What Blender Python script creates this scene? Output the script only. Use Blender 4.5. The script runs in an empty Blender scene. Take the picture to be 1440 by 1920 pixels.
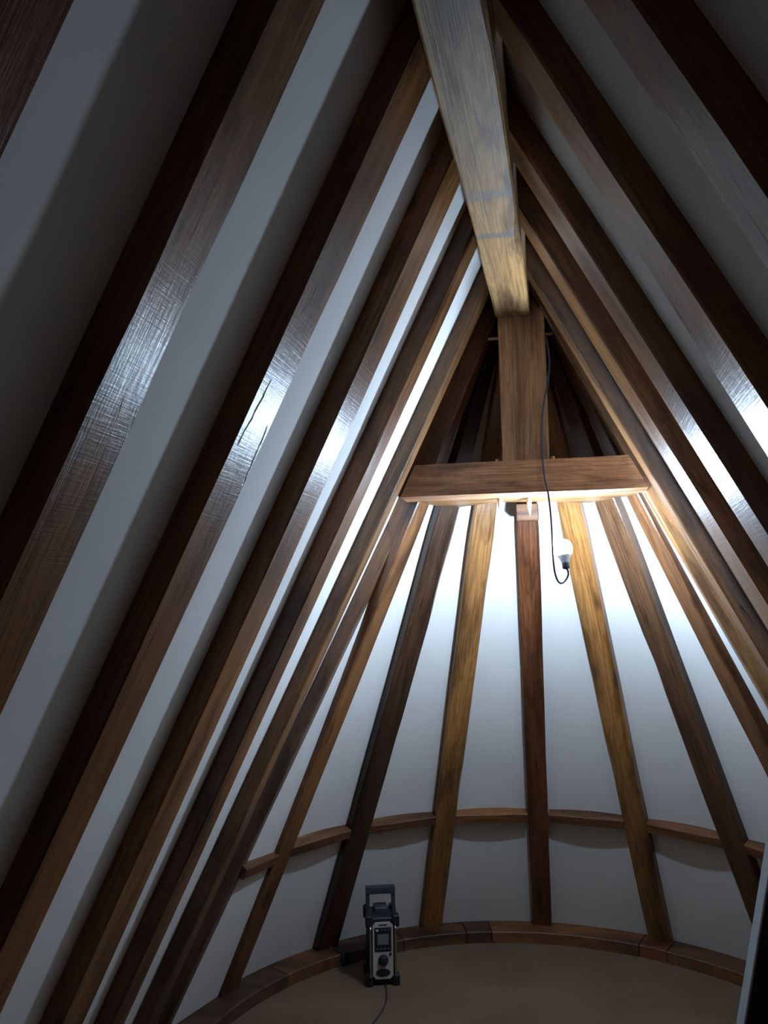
import bpy, bmesh, math, random
from mathutils import Vector, Matrix, noise

# ------------------------------------------------------------------ camera
scene = bpy.context.scene
COL = scene.collection
H = 1.6                                     # eye height above the floor
F_PX = 1533.0
YAW, PITCH, ROLL = math.radians(-12.666), math.radians(6.517), math.radians(-0.766)
CAM = Vector((0.1593, 0.0, H))
fw = Vector((math.sin(YAW)*math.cos(PITCH), math.cos(YAW)*math.cos(PITCH), math.sin(PITCH)))
rt = Vector((math.cos(YAW), -math.sin(YAW), 0))
up = rt.cross(fw)
rt2 = rt*math.cos(ROLL) + up*math.sin(ROLL)
up2 = up*math.cos(ROLL) - rt*math.sin(ROLL)
cd = bpy.data.cameras.new('camera')
cam = bpy.data.objects.new('camera', cd); COL.objects.link(cam)
m3 = Matrix((rt2, up2, -fw)).transposed()
cam.matrix_world = Matrix.Translation(CAM) @ m3.to_4x4()
cd.sensor_fit = 'VERTICAL'; cd.sensor_height = 24.0; cd.lens = 24.0*F_PX/1920.0
cd.clip_start = 0.01
scene.camera = cam
# ------------------------------------------------------------------ light and exposure
w = bpy.data.worlds.new('world'); scene.world = w; w.use_nodes = True
w.node_tree.nodes['Background'].inputs[0].default_value = (0.5, 0.55, 0.65, 1)
w.node_tree.nodes['Background'].inputs[1].default_value = 0.0
BULB_POS = Vector((0.144, 2.835, H+0.183))
BULB_COLOR = (0.555, 0.755, 1.0, 1); BULB_STRENGTH = 1850.0
vs = scene.view_settings
vs.view_transform = 'Standard'; vs.look = 'None'; vs.gamma = 1.0; vs.use_curve_mapping = False
vs.exposure = 0.0

# ------------------------------------------------------------------ helpers
rnd = random.Random(7)
YBACK = -0.75                                   # unseen partition, added close behind the viewer to limit bounce

def link(name, me, mat=None, parent=None):
    o = bpy.data.objects.new(name, me); COL.objects.link(o)
    if mat is not None: me.materials.append(mat)
    if parent is not None: o.parent = parent
    return o

def empty(name, loc=(0, 0, 0)):
    o = bpy.data.objects.new(name, None); COL.objects.link(o); o.location = loc
    o.empty_display_size = 0.05
    return o

def tag(o, label=None, cat=None, group=None, kind=None):
    if label: o['label'] = label
    if cat: o['category'] = cat
    if group: o['group'] = group
    if kind: o['kind'] = kind
    return o

def bm_mesh(bm, name, smooth=False):
    bmesh.ops.recalc_face_normals(bm, faces=bm.faces[:])
    me = bpy.data.meshes.new(name); bm.to_mesh(me); bm.free()
    if smooth:
        for p in me.polygons: p.use_smooth = True
    return me

def add_box(bm, x0, x1, y0, y1, z0, z1, bev=0.0, seg=2):
    r = bmesh.ops.create_cube(bm, size=1.0)
    vsx = r['verts']
    for v in vsx:
        v.co = Vector((x0+(v.co.x+.5)*(x1-x0), y0+(v.co.y+.5)*(y1-y0), z0+(v.co.z+.5)*(z1-z0)))
    if bev > 0:
        es = list({e for v in vsx for e in v.link_edges})
        bmesh.ops.bevel(bm, geom=es, offset=bev, segments=seg, profile=.6, affect='EDGES', clamp_overlap=True)

def box_mesh(name, *a, **k):
    bm = bmesh.new(); add_box(bm, *a, **k); return bm_mesh(bm, name)

def prism_mesh(name, pts, h):
    """vertical prism from a plan polygon, pts (x,y,z0)"""
    bm = bmesh.new()
    a = [bm.verts.new(p) for p in pts]; b = [bm.verts.new((p[0], p[1], p[2]+h)) for p in pts]
    bm.faces.new(a[::-1]); bm.faces.new(b)
    n = len(a)
    for i in range(n): bm.faces.new((a[i], a[(i+1) % n], b[(i+1) % n], b[i]))
    return bm_mesh(bm, name)

def tube_mesh(name, pts, r, sides=10, closed=False, flat=None):
    bm = bmesh.new(); n = len(pts); rings = []
    pts = [Vector(p) for p in pts]; prev = None
    for i, p in enumerate(pts):
        if closed: t = pts[(i+1) % n]-pts[i-1]
        else: t = pts[min(i+1, n-1)]-pts[max(i-1, 0)]
        t.normalize()
        if prev is None:
            a = Vector((0, 0, 1)) if abs(t.z) < .9 else Vector((0, 1, 0))
            u = t.cross(a).normalized()
        else:
            u = (prev-t*prev.dot(t)).normalized()
        prev = u; v = t.cross(u)
        rr = r(i/(n-1)) if callable(r) else r
        rings.append([bm.verts.new(p+(u*math.cos(2*math.pi*k/sides)+v*math.sin(2*math.pi*k/sides))*rr) for k in range(sides)])
    m = n if closed else n-1
    for i in range(m):
        A, B = rings[i], rings[(i+1) % n]
        for k in range(sides): bm.faces.new((A[k], A[(k+1) % sides], B[(k+1) % sides], B[k]))
    if not closed: bm.faces.new(rings[0][::-1]); bm.faces.new(rings[-1])
    return bm_mesh(bm, name, True)

def lathe_mesh(name, prof, sides=24):
    bm = bmesh.new(); rings = []
    for r, z in prof:
        rings.append([bm.verts.new((r*math.cos(2*math.pi*k/sides), r*math.sin(2*math.pi*k/sides), z)) for k in range(sides)])
    for A, B in zip(rings, rings[1:]):
        for k in range(sides): bm.faces.new((A[k], A[(k+1) % sides], B[(k+1) % sides], B[k]))
    bm.faces.new(rings[0][::-1]); bm.faces.new(rings[-1])
    return bm_mesh(bm, name, True)

def smooth_path(pts, n=6):
    pts = [Vector(p) for p in pts]; out = []
    P = [pts[0]*2-pts[1]]+pts+[pts[-1]*2-pts[-2]]
    for i in range(1, len(P)-2):
        a, b, c, d = P[i-1], P[i], P[i+1], P[i+2]
        for k in range(n):
            t = k/n
            out.append(.5*((2*b)+(c-a)*t+(2*a-5*b+4*c-d)*t*t+(3*b-a-3*c+d)*t**3))
    out.append(pts[-1]); return out

# ------------------------------------------------------------------ materials
def new_mat(name):
    m = bpy.data.materials.new(name); m.use_nodes = True
    nt = m.node_tree; b = nt.nodes['Principled BSDF']
    return m, nt, b

def N(nt, t, **kw):
    n = nt.nodes.new(t)
    for k, v in kw.items(): setattr(n, k, v)
    return n

def ramp(nt, stops, interp='LINEAR'):
    r = nt.nodes.new('ShaderNodeValToRGB'); r.color_ramp.interpolation = interp
    els = r.color_ramp.elements
    while len(els) < len(stops): els.new(.5)
    for e, (p, c) in zip(els, stops): e.position = p; e.color = c if len(c) == 4 else (*c, 1)
    return r

def mixc(nt, mode, fac, a, b):
    n = nt.nodes.new('ShaderNodeMix'); n.data_type = 'RGBA'; n.blend_type = mode
    if isinstance(fac, (int, float)): n.inputs[0].default_value = fac
    else: nt.links.new(fac, n.inputs[0])
    for s, v in ((n.inputs[6], a), (n.inputs[7], b)):
        if isinstance(v, (tuple, list)): s.default_value = (*v, 1) if len(v) == 3 else v
        else: nt.links.new(v, s)
    return n.outputs[2]

def math_(nt, op, a, b=None):
    n = nt.nodes.new('ShaderNodeMath'); n.operation = op
    for i, v in enumerate((a, b)):
        if v is None: continue
        if isinstance(v, (int, float)): n.inputs[i].default_value = v
        else: nt.links.new(v, n.inputs[i])
    return n.outputs[0]

def wood_material(name, gloss=0.30, rough_saw=1.0, spec=.5):
    m, nt, b = new_mat(name); Lk = nt.links.new
    tc = N(nt, 'ShaderNodeTexCoord'); oi = N(nt, 'ShaderNodeObjectInfo')
    off = N(nt, 'ShaderNodeVectorMath', operation='SCALE'); off.inputs[0].default_value = (7.3, 3.1, 5.7)
    Lk(oi.outputs['Random'], off.inputs['Scale'])
    pos = N(nt, 'ShaderNodeVectorMath', operation='ADD'); Lk(tc.outputs['Object'], pos.inputs[0]); Lk(off.outputs[0], pos.inputs[1])
    def mapped(s):
        mp = N(nt, 'ShaderNodeMapping'); mp.inputs['Scale'].default_value = s; Lk(pos.outputs[0], mp.inputs[0]); return mp.outputs[0]
    def nz(s, sc, det=4, rough=.55, dist=0.):
        n = N(nt, 'ShaderNodeTexNoise'); n.inputs['Scale'].default_value = sc; n.inputs['Detail'].default_value = det
        n.inputs['Roughness'].default_value = rough; n.inputs['Distortion'].default_value = dist; Lk(mapped(s), n.inputs[0]); return n.outputs[0]
    broad = nz((.8, 5, 5), 1.6, 3, .5)                         # colour drift, sap and heart wood
    fig = nz((1.0, 9, 9), 2.0, 2, .5, .6)                       # flowing figure
    rings = math_(nt, 'SINE', math_(nt, 'MULTIPLY', fig, 46.0))
    rings = math_(nt, 'ADD', math_(nt, 'MULTIPLY', rings, .5), .5)
    grain = nz((2.5, 120, 120), 1.5, 5, .65)                   # fine fibres
    fleck = nz((60, 16, 16), 1.7, 2, .5)                        # short medullary flecks
    patch = nz((2.2, 3, 3), 1.4, 2, .5)
    crack = nz((1.1, 55, 55), 1.0, 1, .3, .9)
    # knots
    vo = N(nt, 'ShaderNodeTexVoronoi'); vo.inputs['Scale'].default_value = 2.3; Lk(mapped((1, 2.2, 2.2)), vo.inputs[0])
    knot = ramp(nt, [(0.04, (1, 1, 1)), (0.11, (0, 0, 0))]); Lk(vo.outputs['Distance'], knot.inputs[0])
    tint = oi.outputs['Color']
    r1 = ramp(nt, [(.30, (.38, .34, .30)), (.48, (.95, .95, .95)), (.68, (1.38, 1.28, 1.08))]); Lk(broad, r1.inputs[0])
    c = mixc(nt, 'MULTIPLY', 1.0, tint, r1.outputs[0])
    r2 = ramp(nt, [(.0, (.80, .76, .72)), (.6, (1.04, 1.03, 1.0))]); Lk(rings, r2.inputs[0])
    c = mixc(nt, 'MULTIPLY', .9, c, r2.outputs[0])
    r3 = ramp(nt, [(.32, (.50, .46, .42)), (.62, (1.18, 1.16, 1.12))]); Lk(grain, r3.inputs[0])
    c = mixc(nt, 'MULTIPLY', .75, c, r3.outputs[0])
    rp = ramp(nt, [(.36, (.45, .42, .40)), (.50, (1, 1, 1))]); Lk(nz((1.6, 7, 7), 2.1, 4, .6, .4), rp.inputs[0])   # dark heartwood and stain patches
    c = mixc(nt, 'MULTIPLY', .85, c, rp.outputs[0])
    r4 = ramp(nt, [(.60, (0, 0, 0)), (.68, (1, 1, 1))]); Lk(fleck, r4.inputs[0])
    c = mixc(nt, 'MIX', math_(nt, 'MULTIPLY', r4.outputs[0], .22), c, mixc(nt, 'MULTIPLY', 1, c, (1.5, 1.5, 1.4)))
    r5 = ramp(nt, [(.492, (0, 0, 0)), (.4995, (1, 1, 1)), (.507, (0, 0, 0))]); Lk(crack, r5.inputs[0])
    gate = ramp(nt, [(.56, (0, 0, 0)), (.64, (1, 1, 1))]); Lk(patch, gate.inputs[0])
    crk = math_(nt, 'MULTIPLY', r5.outputs[0], gate.outputs[0])
    c = mixc(nt, 'MIX', math_(nt, 'MULTIPLY', crk, .8), c, (.02, .013, .01))
    c = mixc(nt, 'MIX', math_(nt, 'MULTIPLY', knot.outputs[0], .75), c, (.035, .02, .013))
    Lk(c, b.inputs['Base Color'])
    # gloss broken by grain and saw marks
    rr = math_(nt, 'ADD', gloss-.08, math_(nt, 'MULTIPLY', grain, .22)); Lk(rr, b.inputs['Roughness'])
    b.inputs['Specular IOR Level'].default_value = spec
    saw = nz((260, 7, 7), 1.0, 3, .65)
    hgt = math_(nt, 'ADD', math_(nt, 'MULTIPLY', grain, .6), math_(nt, 'MULTIPLY', saw, .40*rough_saw))
    hgt = math_(nt, 'SUBTRACT', hgt, math_(nt, 'MULTIPLY', crk, 2.0))
    hgt = math_(nt, 'ADD', hgt, math_(nt, 'MULTIPLY', nz((9, 22, 22), 1.3, 3, .6), .9))
    bp = N(nt, 'ShaderNodeBump'); bp.inputs['Strength'].default_value = .55; bp.inputs['Distance'].default_value = .0022
    Lk(hgt, bp.inputs['Height']); Lk(bp.outputs[0], b.inputs['Normal'])
    return m

def ridge_material():
    m = wood_material('pale_ridge_oak', .5, .1, .22); nt = m.node_tree; b = nt.nodes['Principled BSDF']
    src = b.inputs['Base Color'].links[0].from_socket
    tc = N(nt, 'ShaderNodeTexCoord'); sx = N(nt, 'ShaderNodeSeparateXYZ'); nt.links.new(tc.outputs['Object'], sx.inputs[0])
    nz = N(nt, 'ShaderNodeTexNoise'); nz.inputs['Scale'].default_value = 22; nz.inputs['Detail'].default_value = 5; nt.links.new(tc.outputs['Object'], nz.inputs[0])
    x = math_(nt, 'ADD', sx.outputs[0], math_(nt, 'MULTIPLY', math_(nt, 'SUBTRACT', nz.outputs[0], .5), .05))
    c = src
    for x0, wd, k in ((1.925-YBACK, .035, .55), (2.155-YBACK, .022, .75)):       # two old grey stains across the beam
        d = math_(nt, 'ABSOLUTE', math_(nt, 'SUBTRACT', x, x0))
        r = ramp(nt, [(wd*.5, (k, k, k)), (wd*1.1, (0, 0, 0))]); nt.links.new(d, r.inputs[0])
        c = mixc(nt, 'MIX', r.outputs[0], c, (.15, .13, .115))
    nt.links.new(c, b.inputs['Base Color'])
    return m

def noisy_material(name, c0, c1, scale, rough=.85, bump=.1, dist=.002, det=5, spec=.3):
    m, nt, b = new_mat(name); Lk = nt.links.new
    tc = N(nt, 'ShaderNodeTexCoord')
    n = N(nt, 'ShaderNodeTexNoise'); n.inputs['Scale'].default_value = scale; n.inputs['Detail'].default_value = det
    Lk(tc.outputs['Object'], n.inputs[0])
    r = ramp(nt, [(.35, c0), (.65, c1)]); Lk(n.outputs[0], r.inputs[0]); Lk(r.outputs[0], b.inputs['Base Color'])
    b.inputs['Roughness'].default_value = rough; b.inputs['Specular IOR Level'].default_value = spec
    n2 = N(nt, 'ShaderNodeTexNoise'); n2.inputs['Scale'].default_value = scale*9; n2.inputs['Detail'].default_value = 4
    Lk(tc.outputs['Object'], n2.inputs[0])
    bp = N(nt, 'ShaderNodeBump'); bp.inputs['Strength'].default_value = bump; bp.inputs['Distance'].default_value = dist
    Lk(n2.outputs[0], bp.inputs['Height']); Lk(bp.outputs[0], b.inputs['Normal'])
    return m

WOOD = wood_material('varnished_oak', .28, 1.0, .42)
DULL = wood_material('dull_oak', .50, .6)
def cracked_material():
    m = wood_material('cracked_oak', .28, 1.0, .42); nt = m.node_tree; b = nt.nodes['Principled BSDF']
    src = b.inputs['Base Color'].links[0].from_socket; bump = b.inputs['Normal'].links[0].from_node; hs = bump.inputs['Height'].links[0].from_socket
    tc = N(nt, 'ShaderNodeTexCoord'); sx = N(nt, 'ShaderNodeSeparateXYZ'); nt.links.new(tc.outputs['Object'], sx.inputs[0])
    nz = N(nt, 'ShaderNodeTexNoise'); nz.inputs['Scale'].default_value = 30; nz.inputs['Detail'].default_value = 4; nt.links.new(tc.outputs['Object'], nz.inputs[0])
    wig = math_(nt, 'MULTIPLY', math_(nt, 'SUBTRACT', nz.outputs[0], .5), .022)
    tot = None
    for y0, xa, xb, k in ((-.036, .735, .885, -.10), (.050, .82, .95, .05)):      # splits in the worn face
        line = math_(nt, 'ADD', y0, math_(nt, 'MULTIPLY', math_(nt, 'SUBTRACT', sx.outputs[0], (xa+xb)/2), k))
        d = math_(nt, 'ABSOLUTE', math_(nt, 'ADD', math_(nt, 'SUBTRACT', sx.outputs[1], line), wig))
        r = ramp(nt, [(.0010, (1, 1, 1)), (.0026, (0, 0, 0))]); nt.links.new(d, r.inputs[0])
        e = math_(nt, 'ABSOLUTE', math_(nt, 'SUBTRACT', sx.outputs[0], (xa+xb)/2))
        q = ramp(nt, [((xb-xa)/2-.02, (1, 1, 1)), ((xb-xa)/2, (0, 0, 0))]); nt.links.new(e, q.inputs[0])
        f = math_(nt, 'MULTIPLY', r.outputs[0], q.outputs[0]); tot = f if tot is None else math_(nt, 'MAXIMUM', tot, f)
    nt.links.new(mixc(nt, 'MIX', tot, src, (.012, .008, .006)), b.inputs['Base Color'])
    nt.links.new(math_(nt, 'SUBTRACT', hs, math_(nt, 'MULTIPLY', tot, 4.0)), bump.inputs['Height'])
    nt.links.new(math_(nt, 'ADD', b.inputs['Roughness'].links[0].from_socket, math_(nt, 'MULTIPLY', tot, .6)), b.inputs['Roughness'])
    return m
CRACKED = cracked_material()
RIDGE = ridge_material()
PLASTER = noisy_material('white_plaster', (.66, .63, .595), (.70, .67, .635), 4.0, .8, .12, .002, spec=.2)
FLOOR = noisy_material('beige_floor', (.135, .089, .057), (.175, .118, .075), 2.6, .9, .5, .006, det=7, spec=.15)
BLACKP = noisy_material('black_plastic', (.012, .012, .014), (.02, .02, .023), 30, .45, .1, .0005)
DARKBLUE = noisy_material('dark_grey_plastic', (.03, .034, .042), (.045, .05, .06), 30, .4, .1, .0005)
SILVER = noisy_material('silver_plastic', (.36, .34, .32), (.42, .40, .37), 40, .35, .05, .0003)
CHROME, _nt, _b = new_mat('chrome'); _b.inputs['Base Color'].default_value = (.6, .58, .55, 1); _b.inputs['Metallic'].default_value = 1; _b.inputs['Roughness'].default_value = .22
SCREEN = noisy_material('lcd_screen', (.11, .12, .125), (.13, .14, .145), 20, .15, .0, .0001, spec=.5)
CABLE = noisy_material('cable_sheath', (.035, .028, .04), (.05, .04, .055), 60, .4, .05, .0003)
STEEL = noisy_material('dark_iron', (.02, .02, .022), (.045, .042, .04), 25, .5, .2, .0006)
PALE = noisy_material('pale_paint', (.33, .36, .36), (.40, .42, .42), 8, .6, .15, .001)
SHADEB = noisy_material('shaded_board', (.03, .024, .02), (.05, .04, .033), 5, .7, .2, .001)  # dark colour carries the shade of the board's unlit front
BOARDS = noisy_material('brown_boards', (.26, .13, .055), (.34, .18, .08), 3, .7, .2, .001)  # brown chosen so the added gable gives a warm bounce
LAMPW = noisy_material('white_lamp_plastic', (.70, .70, .70), (.75, .75, .75), 20, .4, .02, .0003)
PEG = noisy_material('pale_peg_wood', (.45, .34, .20), (.58, .45, .28), 20, .5, .2, .0006)
BULBM, nt_, b_ = new_mat('bulb_glow')
em = nt_.nodes.new('ShaderNodeEmission'); em.inputs[0].default_value = BULB_COLOR; em.inputs[1].default_value = BULB_STRENGTH
nt_.links.new(em.outputs[0], nt_.nodes['Material Output'].inputs[0])

TAN = (.23, .104, .037, 1); GOLD = (.25, .12, .042, 1); BROWN = (.125, .055, .023, 1)
DARK = (.048, .025, .015, 1); RED = (.14, .050, .021, 1); MID = (.18, .078, .029, 1)

# ------------------------------------------------------------------ timbers
def timber_mesh(name, L, w0, w1, depth, seed, ch=.004, shear0=0., shear1=0., wob=.0022, chip=.006, nseg=None):
    """local x along the length, room face at z=0, body towards -z; ends sheared by shear*depth"""
    nseg = nseg or max(8, int(L/.07))
    bm = bmesh.new(); rings = []
    sd = seed*17.31
    for i in range(nseg+1):
        t = i/nseg; x = t*L; hw = (w0+(w1-w0)*t)/2
        def nn(k, f=2.3): return noise.noise(Vector((x*f, sd+k*9.7, k*3.3)))
        bow = nn(9, .9)*wob*1.6
        eL = -hw+nn(0)*wob+bow; eR = hw+nn(1)*wob+bow
        zf = nn(2, 1.4)*wob*.7
        cL = ch+max(0, nn(3, 3.1)-.18)*chip*3; cR = ch+max(0, nn(4, 3.1)-.18)*chip*3
        prof = [(eL+cL, zf), (eR-cR, zf), (eR, zf-cR), (eR, -depth), (eL, -depth), (eL, zf-cL)]
        ring = []
        for y, z in prof:
            d = -z; s = 0
            # sheared ends fade out towards the middle
            s = shear0*d*max(0, 1-t*2.2)+shear1*d*max(0, 1-(1-t)*2.2)
            ring.append(bm.verts.new((x+s, y, z)))
        rings.append(ring)
    for A, B in zip(rings, rings[1:]):
        for k in range(6): bm.faces.new((A[k], A[(k+1) % 6], B[(k+1) % 6], B[k]))
    bm.faces.new(rings[0][::-1]); bm.faces.new(rings[-1])
    return bm_mesh(bm, name)

SEED = [0]
def timber(name, P0, P1, nrm, w0, w1, depth, tint, mat=None, parent=None, **k):
    """room face centre line from P0 to P1, nrm = direction the room face looks"""
    P0, P1 = Vector(P0), Vector(P1); SEED[0] += 1
    X = (P1-P0).normalized(); Z = (nrm-X*nrm.dot(X)).normalized(); Y = Z.cross(X)
    me = timber_mesh(name, (P1-P0).length, w0, w1, depth, SEED[0], **k)
    o = link(name, me, mat or WOOD)
    M = Matrix((X, Y, Z)).transposed().to_4x4(); M.translation = P0
    if parent is not None:
        o.parent = parent; o.matrix_parent_inverse = Matrix.Identity(4)
        o.matrix_local = parent.matrix_basis.inverted() @ M
    else: o.matrix_world = M
    o.color = tint
    return o

# ------------------------------------------------------------------ roof geometry
THL, THR = math.radians(64.18), math.radians(62.89)
ZAL, ZAR = 1.2283+H, 1.2104+H                  # height at which the two rafter-face planes cross x = 0
tL, tR = math.tan(THL), math.tan(THR)
nL = Vector((math.sin(THL), 0, -math.cos(THL))); nR = Vector((-math.sin(THR), 0, -math.cos(THR)))
OFF = .053                                     # how far the rafters stand proud of the plaster
RW = .0606                                     # ridge half width
ZR = 1.0023+H                                  # ridge underside
KZ = -1.549+H                                  # top of the wall plate
YA, XA, ZAP = 2.9057, .0175, 1.2147+H          # cone apex (rafter faces)
XK, RK, RF = .0183, 1.3613, 1.2261             # plate circle: plaster line, inner face
RR = RK-.045                                   # rafter feet
DC = 2.8066                                    # face of collar and king post

def planeL(y, z, off=0.): return Vector((-(ZAL-z)/tL, y, z)) - nL*off
def planeR(y, z, off=0.): return Vector(((ZAR-z)/tR, y, z)) - nR*off

def slope_rafter(side, far, near, tint, label, group, inset=0., depth=.11):
    f = planeL if side == 'L' else planeR
    n = nL if side == 'L' else nR; t_ = tL if side == 'L' else tR
    za = ZAL if side == 'L' else ZAR
    ztop = za-(RW+.002)*t_; zbot = KZ+.001
    def yat(e, z):
        return e[0]+(e[1]-e[0])*(1.1+H-z)/2.6
    Pt = f((yat(far, ztop)+yat(near, ztop))/2, ztop, -inset); Pb = f((yat(far, zbot)+yat(near, zbot))/2, zbot, -inset)
    o = timber('rafter', Pt, Pb, n, yat(far, ztop)-yat(near, ztop), yat(far, zbot)-yat(near, zbot), depth, tint, mat=CRACKED if 'cracked' in label else None,
               shear0=-t_, shear1=1/t_)
    tag(o, label, 'rafter', group)
    return o

LEFT = [  # far (z=1.1, z=-1.5), near, tint, label
 ((.670, .672), (.545, .545), RED, 'reddish brown rafter cutting the top left corner of the photo'),
 ((1.078, 1.092), (.966, .959), TAN, 'widest tan rafter of the left slope, nearest the top left corner rafter'),
 ((1.547, 1.521), (1.414, 1.402), MID, 'left slope rafter with a cracked glossy patch, third from the corner'),
 ((1.990, 2.023), (1.859, 1.874), TAN, 'straight tan left slope rafter in the middle of the left row'),
 ((2.380, 2.374), (2.277, 2.259), MID, 'slim left slope rafter, next left of the one at the collar beam end'),
 ((2.773, 2.735), (2.706, 2.643), (.16,.078,.032,1), 'narrow bright rafter passing the left end of the collar beam'),
 ((3.110, 2.950), (3.055, 2.895), (.12, .06, .032, 1), 'dark brown rafter under the left end of the collar beam'),
]
RIGHT = [
 ((1.052, 1.061), (.935, .926), MID, 'broad rafter crossing the top right corner of the photo'),
 ((1.467, 1.511), (1.347, 1.300), TAN, 'wide right slope rafter with glossy lower end at the photo edge'),
 ((1.943, 1.915), (1.794, 1.733), MID, 'right slope rafter with a shiny grey patch, third from the collar'),
 ((2.310, 2.318), (2.177, 2.094), TAN, 'right slope rafter edged by a thin bright plaster line'),
 ((2.715, 2.750), (2.605, 2.650), (.15, .072, .03, 1), 'golden brightly lit rafter passing the right end of the collar beam'),
 ((2.860, 3.330), (2.790, 3.262), GOLD, 'yellow rafter just behind the right end of the collar beam'),
]
GL, GR = 'common rafters of the left slope', 'common rafters of the right slope'

# ------------------------------------------------------------------ the setting
fl = []
for k in range(49):
    a = math.radians(-90+180*k/48); fl.append((XK+(RF+.02)*math.sin(a), YA+(RF+.02)*math.cos(a), -.05))
fl = [(XK-RF-.02, YBACK, -.05)]+fl+[(XK+RF+.02, YBACK, -.05)]
floor = link('floor', prism_mesh('floor', fl, .05), FLOOR); tag(floor, 'beige mottled floor inside the curved wall plate', kind='structure')

def slab_panel(name, quad, n, th, mat, parent):
    """flat slab from 4 room-face corners, body behind (-n)"""
    bm = bmesh.new()
    a = [bm.verts.new(p) for p in quad]; b = [bm.verts.new(Vector(p)-n*th) for p in quad]
    bm.faces.new(a); bm.faces.new(b[::-1])
    for i in range(4): bm.faces.new((a[i], b[i], b[(i+1) % 4], a[(i+1) % 4]))
    return link(name, bm_mesh(bm, name), mat, parent)

def slope_wall(side, rafters, name, label):
    f = planeL if side == 'L' else planeR; n = nL if side == 'L' else nR
    za, t_ = (ZAL, tL) if side == 'L' else (ZAR, tR)
    zt, zb = za-(RW)*t_, KZ
    yend = 3.02
    back = slab_panel(name, [f(YBACK, zt, OFF+.02)-n*.045, f(yend, zt, OFF+.02)-n*.045, f(yend, zb, OFF+.02)-n*.045, f(YBACK, zb, OFF+.02)-n*.045], n, .03, PLASTER, None)
    tag(back, label, kind='structure')
    def yat(e, z): return e[0]+(e[1]-e[0])*(1.1+H-z)/2.6
    zt2 = zt+.09
    prev = (YBACK, YBACK)
    for far, near, *_ in rafters:
        q = [f(yat(prev, zt2), zt2, OFF), f(yat(near, zt2), zt2, OFF), f(yat(near, zb), zb, OFF), f(yat(prev, zb), zb, OFF)]
        slab_panel('plaster_panel', q, n, .018, PLASTER, back)
        prev = far
    return back
WL = slope_wall('L', LEFT, 'wall_left', 'sloping white plastered left side of the roof')
WR = slope_wall('R', RIGHT, 'wall_right', 'sloping white plastered right side of the roof')

# cone of the rounded end
PHI = [math.radians(a) for a in (-73.4, -49.0, -25.6, -2.2, 21.5, 45.2, 69.8)]
def cone_pt(phi, z, r_off=0.):
    """rafter-face cone; r_off grows outwards"""
    t = (ZAP-z)/(ZAP-KZ); r = RR*t+r_off
    return Vector((XA+(XK-XA)*t+r*math.sin(phi), YA+r*math.cos(phi), z))
SLC = math.atan2(ZAP-KZ, RR)
ROFF = .045
AW = [.105, .112, .100, .090, .104, .112, .105]   # widths
ZB = -.946+H                                     # top of the battens
def cone_shell(name, phis, z0, z1, r0, th, mat, parent, nphi=6, nz=5):
    bm = bmesh.new(); g = []
    for j in range(nz+1):
        z = z0+(z1-z0)*j/nz; row = []
        for i in range(nphi+1):
            a = phis(i/nphi, z)
            row.append((bm.verts.new(cone_pt(a, z, r0)), bm.verts.new(cone_pt(a, z, r0+th))))
        g.append(row)
    for j in range(nz):
        for i in range(nphi):
            for s in (0, 1):
                bm.faces.new((g[j][i][s], g[j][i+1][s], g[j+1][i+1][s], g[j+1][i][s]))
    for i in range(nphi):
        for j in (0, nz): bm.faces.new((g[j][i][0], g[j][i+1][0], g[j][i+1][1], g[j][i][1]))
    for j in range(nz):
        for i in (0, nphi): bm.faces.new((g[j][i][0], g[j+1][i][0], g[j+1][i][1], g[j][i][1]))
    me = bm_mesh(bm, name)
    for p in me.polygons: p.use_smooth = p.area > .002 and False
    return link(name, me, mat, parent)
ZTOPC = ZAP-.26
wall_end = cone_shell('wall_end', lambda u, z: math.radians(-100+200*u), KZ, ZAP-.1, ROFF+.09, .03, PLASTER, None, 40, 3)
tag(wall_end, 'white plastered half cone closing the rounded end of the roof', kind='structure')
bays = [-math.radians(97)]+PHI+[math.radians(97)]
for i in range(8):
    a0, a1 = bays[i], bays[i+1]
    for z0, z1 in ((KZ, ZB-.03), (ZB-.03, ZTOPC)):
        ph = lambda u, z, a0=a0, a1=a1: a0+(a1-a0)*u
        if i in (0, 7):                # the outer bays run straight from the last slope rafter to the first fanned one
            far, near = (LEFT if i == 0 else RIGHT)[-1][:2]; f = planeL if i == 0 else planeR
            bm = bmesh.new(); g = []
            for j in range(9):
                z = z0+(z1-z0)*j/8; k = (1.1+H-z)/2.6
                yy = (far[0]+near[0])/2+((far[1]+near[1])/2-(far[0]+near[0])/2)*k
                A, B = f(yy, z, .012), cone_pt(a1 if i == 0 else a0, z, .024)
                g.append([(bm.verts.new(A.lerp(B, u/6)), bm.verts.new(A.lerp(B, u/6)+Vector(((-1 if i == 0 else 1)*.018, .004, 0)))) for u in range(7)])
            for j in range(8):
                for u in range(6):
                    for q_ in (0, 1): bm.faces.new((g[j][u][q_], g[j][u+1][q_], g[j+1][u+1][q_], g[j+1][u][q_]))
            for u in range(6):
                for j in (0, 8): bm.faces.new((g[j][u][0], g[j][u+1][0], g[j][u+1][1], g[j][u][1]))
            for j in range(8):
                for u in (0, 6): bm.faces.new((g[j][u][0], g[j+1][u][0], g[j+1][u][1], g[j][u][1]))
            link('plaster_panel', bm_mesh(bm, 'plaster_panel'), PLASTER, wall_end)
            continue
        p = cone_shell('plaster_panel', ph, z0, z1, ROFF, .018, PLASTER, wall_end, 8, 8)
        for q in p.data.polygons: q.use_smooth = False

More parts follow.
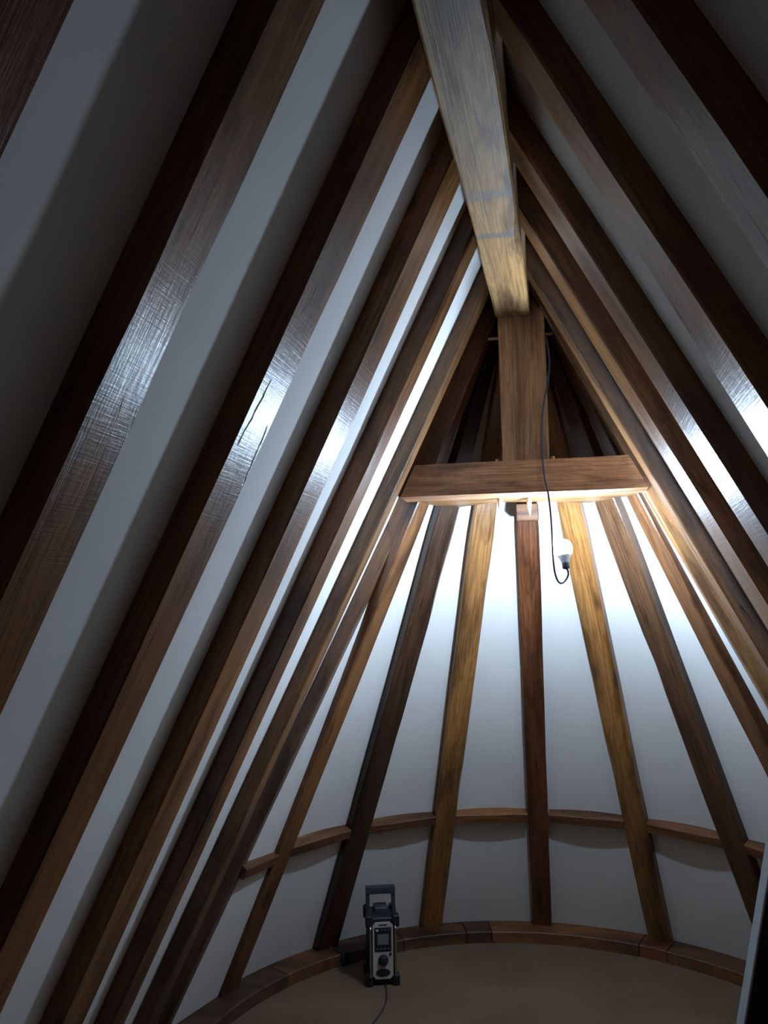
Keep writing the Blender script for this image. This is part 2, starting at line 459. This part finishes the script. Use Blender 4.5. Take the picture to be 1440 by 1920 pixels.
# unseen gable added behind the camera to cut and warm the bounce
gz = H+1.25
gb = bmesh.new()
pts = [(-1.45, YBACK, 0), (1.47, YBACK, 0), (0.02, YBACK, gz+.15)]
a = [gb.verts.new(p) for p in pts]; b = [gb.verts.new((p[0], p[1]-.1, p[2])) for p in pts]
gb.faces.new(a); gb.faces.new(b[::-1])
for i in range(3): gb.faces.new((a[i], a[(i+1) % 3], b[(i+1) % 3], b[i]))
wall_bounce = link('wall_bounce', bm_mesh(gb, 'wall_bounce'), BOARDS); tag(wall_bounce, 'unseen gable wall added behind the viewer to shape the bounce', kind='structure')

# ------------------------------------------------------------------ rafters
for far, near, tint, lab in LEFT: slope_rafter('L', far, near, tint, lab, GL)
for far, near, tint, lab in RIGHT: slope_rafter('R', far, near, tint, lab, GR)
ALAB = [
 (MID, 'leftmost fanned rafter of the rounded end, beside the left slope'),
 (DARK, 'very dark fanned rafter standing just left of the radio'),
 (GOLD, 'honey coloured fanned rafter standing right of the radio'),
 (RED, 'reddish upright fanned rafter directly below the king post'),
 (GOLD, 'golden fanned rafter just right of the hanging bulb'),
 ((.09, .046, .025, 1), 'dark mottled fanned rafter, second to the right of the hanging bulb'),
 (BROWN, 'brown fanned rafter nearest the right slope, under the collar end'),
]
for phi, wd, (tint, lab) in zip(PHI, AW, ALAB):
    zt = ZAP-.16
    Pb = cone_pt(phi, KZ+.001); Pt = cone_pt(phi, zt)
    rt_ = RR*(ZAP-zt)/(ZAP-KZ)
    n = Vector((-math.sin(phi)*math.sin(SLC), -math.cos(phi)*math.sin(SLC), -math.cos(SLC)))
    o = timber('rafter', Pt, Pb, n, wd*.55, wd, .09, tint, shear0=-.3, shear1=1/math.tan(SLC), nseg=44)
    # keep full width below the collar, taper only near the apex
    L_ = (Pb-Pt).length
    for v in o.data.vertices:
        t = max(0., min(1., v.co.x/L_)); cur = wd*(.55+.45*t)
        want = wd*min(1., .32+.68*min(1., t/.30)); v.co.y *= want/cur
    tag(o, lab, 'rafter', 'fanned rafters of the rounded end')

# ------------------------------------------------------------------ battens between the fanned rafters
BL = ['short batten between the leftmost fanned rafter and the left slope', 'batten just left of the dark fanned rafter',
      'batten above the radio between the dark and honey rafters', 'batten left of the reddish upright rafter',
      'batten right of the reddish upright rafter', 'batten between the golden and the dark mottled rafter',
      'batten at the right edge, partly behind the dark mottled rafter', 'batten tucked against the right slope']
for i in range(8):
    if i == 7: continue
    a0, a1 = bays[i], bays[i+1]
    if i == 0: a0 = math.radians(-86)
    r_at = RR*(ZAP-ZB)/(ZAP-KZ)
    hw0 = .05/r_at if i > 0 else 0; hw1 = .05/r_at
    mid = (a0+a1)/2
    n = Vector((-math.sin(mid)*math.sin(SLC), -math.cos(mid)*math.sin(SLC), -math.cos(SLC)))
    ups = Vector((-math.sin(mid)*math.cos(SLC), -math.cos(mid)*math.cos(SLC), math.sin(SLC)))
    sag = r_at*(1-math.cos((a1-a0)/2-hw1))                # chord against arc
    A = cone_pt(a0+hw0, ZB, ROFF); B = cone_pt(a1-hw1, ZB, ROFF)
    if i == 0: A = planeL(2.945, ZB, .02)
    d = n*(.043-sag*.35)-ups*.023
    o = timber('batten', A+d, B+d, n, .044, .044, .075, MID if i % 2 else BROWN, mat=DULL, ch=.002, wob=.001, chip=.002, nseg=6)
    tag(o, BL[i], 'batten', 'short battens between the fanned rafters')

# ------------------------------------------------------------------ wall plate (kerb)
plate = empty('wall_plate', (XK, YA, 0))
tag(plate, 'curved dark oak wall plate running round the floor edge', 'wall plate')
def plate_segment(a0, a1, tint, dr=0., dz=0.):
    bm = bmesh.new(); rings = []; n = max(3, int(abs(a1-a0)/4))
    for i in range(n+1):
        a = math.radians(a0+(a1-a0)*i/n); s, c = math.sin(a), math.cos(a)
        h = KZ+dz; c0 = .004
        prof = [(RF+dr, 0), (RF+dr, h-c0), (RF+dr+c0, h), (RK+.07, h), (RK+.07, 0)]
        rings.append([bm.verts.new((r*s, r*c, z)) for r, z in prof])
    for A, B in zip(rings, rings[1:]):
        for k in range(5): bm.faces.new((A[k], A[(k+1) % 5], B[(k+1) % 5], B[k]))
    bm.faces.new(rings[0]); bm.faces.new(rings[-1][::-1])
    o = link('plate_segment', bm_mesh(bm, 'plate_segment'), DULL, plate); o.color = tint
    return o
cuts = [(-90, -62, (.08, .042, .024, 1), 0, 0), (-61.8, -47.8, BROWN, .003, 0), (-47.6, -33.5, (.08, .037, .022, 1), -.002, .001), (-33.3, -19, BROWN, .002, 0), (-18.8, -13.4, (.085, .04, .022, 1), .003, 0),
        (-13.2, 18.2, MID, 0, 0), (18.4, 24, RED, .002, .001), (24.2, 55, BROWN, -.002, 0), (55.2, 90, BROWN, .001, 0)]
for a0, a1, t, dr, dz in cuts: plate_segment(a0, a1, t, dr, dz)
for s, t in ((-1, (.08, .042, .024, 1)), (1, BROWN)):
    bm = bmesh.new(); x0, x1 = sorted((s*(RF), s*(RK+.06)))
    add_box(bm, x0, x1, YBACK-YA, -.001, 0, KZ, .003, 1)
    o = link('plate_segment', bm_mesh(bm, 'plate_segment'), DULL, plate); o.color = t
# iron strap over a joint of the plate
bm = bmesh.new()
add_box(bm, -.016, .016, -.006, .0, .004, KZ+.004, .001, 1)
add_box(bm, -.016, .016, -.006, .075, KZ+.0005, KZ+.006, .001, 1)
strap = link('iron_strap', bm_mesh(bm, 'iron_strap'), STEEL, plate)
aS = math.radians(-47.7)
strap.location = ((RF-.004)*math.sin(aS), (RF-.004)*math.cos(aS), 0); strap.rotation_euler = (0, 0, -aS)
tag(strap, 'dark iron strap over the joint')

# ------------------------------------------------------------------ ridge beam, king post, collar
ridge = timber('ridge_beam', (0, YBACK, ZR), (0, DC, ZR), Vector((0, 0, -1)), 2*RW, 2*RW, .26, (.35, .205, .085, 1), mat=RIDGE, ch=.005, wob=.004, chip=.006, nseg=70)
tag(ridge, 'heavy pale oak ridge beam running overhead to the king post', 'beam')
kp = empty('king_post', (0.0279, DC, .489+H))
tag(kp, 'upright oak king post between collar beam and ridge beam', 'post')
o = timber('post', (.0279, DC+.006, .489+H), (.0279, DC+.006, 1.26+H), Vector((0, -1, 0)), .158, .165, .14, (.34, .17, .08, 1), mat=DULL, parent=kp, ch=.003, wob=.002)
def peg_mesh(L, r): return tube_mesh('peg', [(0, 0, 0), (L*.5, 0, 0), (L, 0, 0)], lambda t: r*(1-.15*t), 8)
for x, z, sgn in ((-.0521, .9445, -1), (.108, .9465, 1)):
    p = link('peg', peg_mesh(.04 if sgn < 0 else .03, .006), PEG, kp); p.location = (x-.0279, .055, z-.489)
    if sgn < 0: p.rotation_euler = (0, 0, math.pi)

ZC0, ZC1 = .3773+H, .489+H
def xl(z): return -(ZAL-z)/tL
def xr(z): return (ZAR-z)/tR
collar = empty('collar_beam', (0, DC, ZC0))
tag(collar, 'horizontal oak collar beam across the roof under the king post', 'beam')
bm = bmesh.new(); nx = 24; cols = []
for i in range(nx+1):
    u = i/nx; col = []
    for (y, z) in ((0, ZC0), (0, ZC1), (.13, ZC1), (.13, ZC0)):
        x0, x1 = xl(z), xr(z)
        if y > 0: x0, x1 = x0+.0, x1-.0
        x = x0+(x1-x0)*u
        k = noise.noise(Vector((x*3, y*9, z*4)))*.0025
        col.append(bm.verts.new((x, y+k, z-ZC0+noise.noise(Vector((x*2.2+5, y*7, z*3)))*.003)))
    cols.append(col)
for A, B in zip(cols, cols[1:]):
    for k in range(4): bm.faces.new((A[k], A[(k+1) % 4], B[(k+1) % 4], B[k]))
bm.faces.new(cols[0]); bm.faces.new(cols[-1][::-1])
o = link('beam', bm_mesh(bm, 'beam'), DULL, collar); o.color = (.42, .205, .10, 1)
# trimmer plate behind the collar on which the fanned rafters bear
tp = [(-.395, .131), (-.392, .19), (-.285, .42), (-.10, .27), (.135, .34), (.25, .42), (.335, .27), (.41, .28), (.405, .131)]
bm = bmesh.new(); zz = .004
a = [bm.verts.new((x, y, zz)) for x, y in tp]; b = [bm.verts.new((x, y, zz+.06)) for x, y in tp]
bm.faces.new(a); bm.faces.new(b)
for i in range(len(a)): bm.faces.new((a[i], a[(i+1) % len(a)], b[(i+1) % len(a)], b[i]))
o = link('trimmer_plate', bm_mesh(bm, 'trimmer_plate'), DULL, collar); o.color = GOLD
bm = bmesh.new(); add_box(bm, -.033, .052, .40, .46, -.055, .01, .003, 1)
o = link('tenon_block', bm_mesh(bm, 'tenon_block'), DULL, collar); o.color = BROWN
for x, y, l in ((-.075, .16, .05), (.028, .18, .06)):
    p = link('peg', tube_mesh('peg', [(0, 0, .01), (0, 0, -l*.5), (.002, 0, -l)], lambda t: .011*(1-.9*max(0, t-.3)/.7), 8), PEG, collar)
    p.location = (x, y, .0)
for x in (-.071, .12):
    p = link('peg', tube_mesh('peg', [(0, 0, -.02), (0, 0, .012), (0, 0, .016)], .007, 8), PEG, collar)
    p.location = (x, .05, ZC1-ZC0)

# ------------------------------------------------------------------ hanging bulb
lamp = empty('hanging_bulb', BULB_POS)
tag(lamp, 'bare glowing bulb hanging on a thin cable below the collar beam', 'lamp')
# the cable drops past the bulb, turns up in a loop and carries the bulb upright on its socket
cp = [(.112, 2.83, .93), (.115, 2.795, .899), (.122, 2.795, .824), (.112, 2.795, .751), (.093, 2.795, .658), (.086, 2.795, .552), (.087, 2.795, .475), (.092, 2.790, .417),
      (.101, 2.790, .366), (.107, 2.792, .29), (.109, 2.795, .22), (.1095, 2.80, .16), (.112, 2.81, .11), (.120, 2.82, .078), (.131, 2.825, .0665), (.145, 2.83, .074), (.156, 2.835, .092), (.156, 2.835, .108), (.151, 2.835, .116)]
pp = [Vector((x, y, z+H))-BULB_POS for x, y, z in cp]
link('cable', tube_mesh('cable', smooth_path(pp, 6), .0034, 10), CABLE, lamp)
axis = Vector((-.10, .03, 1)).normalized()
q = Vector((0, 0, 1)).rotation_difference(axis)
def lpart(name, prof, mat):
    o = link(name, lathe_mesh(name, prof, 28), mat, lamp); o.rotation_mode = 'QUATERNION'; o.rotation_quaternion = q; return o
lpart('socket', [(.004, -.070), (.010, -.069), (.0125, -.064), (.0125, -.048), (.011, -.046)], DARKBLUE)
lpart('bulb_base', [(.012, -.048), (.0135, -.044), (.018, -.034), (.0245, -.0205), (.0245, -.0190)], LAMPW)
bl = lpart('bulb', [(.0243, -.0188), (.0275, -.012), (.0297, -.004), (.0300, .003), (.0285, .012), (.0245, .0205), (.018, .027), (.009, .031), (.001, .032)], BULBM)
tag(bl, 'glowing white bulb')

# ------------------------------------------------------------------ radio
RX, RY = -.672, 3.565
radio = empty('site_radio', (RX, RY, 0)); radio.rotation_euler = (0, 0, math.radians(19.0))
tag(radio, 'black and silver site radio with raised handle on the beige floor', 'radio')
def rpart(name, bm, mat, parent=radio, smooth=False):
    return link(name, bm_mesh(bm, name, smooth), mat, parent)
RWD, RH, RD = .068, .285, .15        # half width, height, depth (front face at y=0)
bm = bmesh.new(); add_box(bm, -RWD+.008, RWD-.008, .006, RD, .008, RH-.01, .012, 3); body = rpart('body', bm, BLACKP)
for sx in (-1, 1):                   # rubber corner bumpers
    for z0, z1 in ((0, .045), (RH-.05, RH)):
        for y0, y1 in ((-.004, .04), (RD-.035, RD+.006)):
            bm = bmesh.new(); x0, x1 = sorted((sx*(RWD-.026), sx*(RWD+.004)))
            add_box(bm, x0, x1, y0, y1, z0, z1, .009, 3); rpart('corner_bumper', bm, BLACKP)
for sx in (-1, 1):                   # chrome guard bars
    g = link('guard_bar', tube_mesh('guard_bar', [(sx*.0525, -.006, .036), (sx*.0535, -.012, .05), (sx*.0535, -.012, .232), (sx*.0525, -.006, .246)], .0042, 10), CHROME, radio)
# silver faceplate with rounded-off corners
def plate_poly(w, z0, z1, c, y0, y1):
    bm = bmesh.new()
    pl = [(-w+c, z0), (w-c, z0), (w, z0+c), (w, z1-c), (w-c, z1), (-w+c, z1), (-w, z1-c), (-w, z0+c)]
    a = [bm.verts.new((x, y0, z)) for x, z in pl]; b = [bm.verts.new((x, y1, z)) for x, z in pl]
    bm.faces.new(a); bm.faces.new(b[::-1])
    for i in range(8): bm.faces.new((a[i], b[i], b[(i+1) % 8], a[(i+1) % 8]))
    bmesh.ops.bevel(bm, geom=[e for e in bm.edges if abs(e.verts[0].co.y-y0) < 1e-6 and abs(e.verts[1].co.y-y0) < 1e-6], offset=.002, segments=2, affect='EDGES')
    return bm
fp = rpart('faceplate', plate_poly(.044, .030, .258, .014, -.004, .01), SILVER)
bm = bmesh.new(); add_box(bm, -.036, .036, -.007, 0, .142, .240, .002, 1); dp = rpart('display', bm, BLACKP, fp)
dp.parent = radio
bm = bmesh.new(); add_box(bm, -.024, .024, -.009, -.005, .170, .212, .001, 1); rpart('screen', bm, SCREEN, dp)
for k in range(4):
    for z in (.152, .228):
        bm = bmesh.new(); add_box(bm, -.031+.0165*k, -.019+.0165*k, -.010, -.006, z-.004, z+.004, .001, 1); rpart('button', bm, DARKBLUE if z < .2 or k else SILVER, dp)
bm = bmesh.new(); add_box(bm, -.018, .018, -.0055, -.002, .246, .252, .0008, 1); rpart('name_badge', bm, DARKBLUE, fp)
kn = link('tuning_knob', lathe_mesh('tuning_knob', [(.0215, 0), (.0215, .006), (.019, .008), (.0175, .018), (.015, .020), (.001, .020)], 28), BLACKP, radio)
kn.rotation_euler = (math.pi/2, 0, 0); kn.location = (.001, -.003, .108)
kb = link('side_button', lathe_mesh('side_button', [(.006, 0), (.006, .004), (.004, .006), (.001, .006)], 16), BLACKP, radio); kb.rotation_euler = (math.pi/2, 0, 0); kb.location = (.031, -.003, .131)
bm = bmesh.new()
pl = [(.030*math.cos(a), .058+.014*math.sin(a)) for a in [2*math.pi*k/20 for k in range(20)]]
a_ = [bm.verts.new((x, -.008, z)) for x, z in pl]; b__ = [bm.verts.new((x*1.04, -.001, .058+(z-.058)*1.06)) for x, z in pl]
bm.faces.new(a_); bm.faces.new(b__[::-1])
for i in range(20): bm.faces.new((a_[i], b__[i], b__[(i+1) % 20], a_[(i+1) % 20]))
rpart('lower_button', bm, BLACKP)
bm = bmesh.new(); add_box(bm, -.030, .030, .06, .13, RH-.014, RH+.012, .008, 3); rpart('battery_cover', bm, DARKBLUE)
bm = bmesh.new(); add_box(bm, -.064, .064, .064, .1, RH+.066, RH+.096, .005, 2); handle = rpart('handle', bm, DARKBLUE)
for sx in (-1, 1):
    bm = bmesh.new(); x0, x1 = sorted((sx*.048, sx*.064)); add_box(bm, x0, x1, .07, .095, RH-.03, RH+.07, .003, 2); rpart('handle_arm', bm, DARKBLUE, handle)
cpts = [(.012, .02, .006), (.009, -.03, .004), (.003, -.10, .004), (-.012, -.17, .004), (-.030, -.22, .004), (-.055, -.27, .004), (-.09, -.36, .004), (-.12, -.55, .004)]
link('power_cord', tube_mesh('power_cord', smooth_path(cpts, 6), .0032, 8), CABLE, radio)

# ------------------------------------------------------------------ board leaning on the right
bb = empty('leaning_board', (.34, 1.50, 0))
tag(bb, 'board with a pale painted edge and a front darkened as shade, leaning at the lower right', 'board')
HB = 1.30; lean = .217
def lean_box(x0, x1, y0, y1, z0=0., z1=HB, name='board', mat=SHADEB):
    bm = bmesh.new(); add_box(bm, x0, x1, y0, y1, z0, z1, .002, 1)
    for v in bm.verts: v.co.x += lean*v.co.z
    return link(name, bm_mesh(bm, name), mat, bb)
X0 = .409-.217*.923-.34
lean_box(X0+.004, X0+.19, 0, .05)  # front in shade, the shade put into its colour
lean_box(X0, X0+.004, .001, .05, name='painted_edge', mat=PALE)
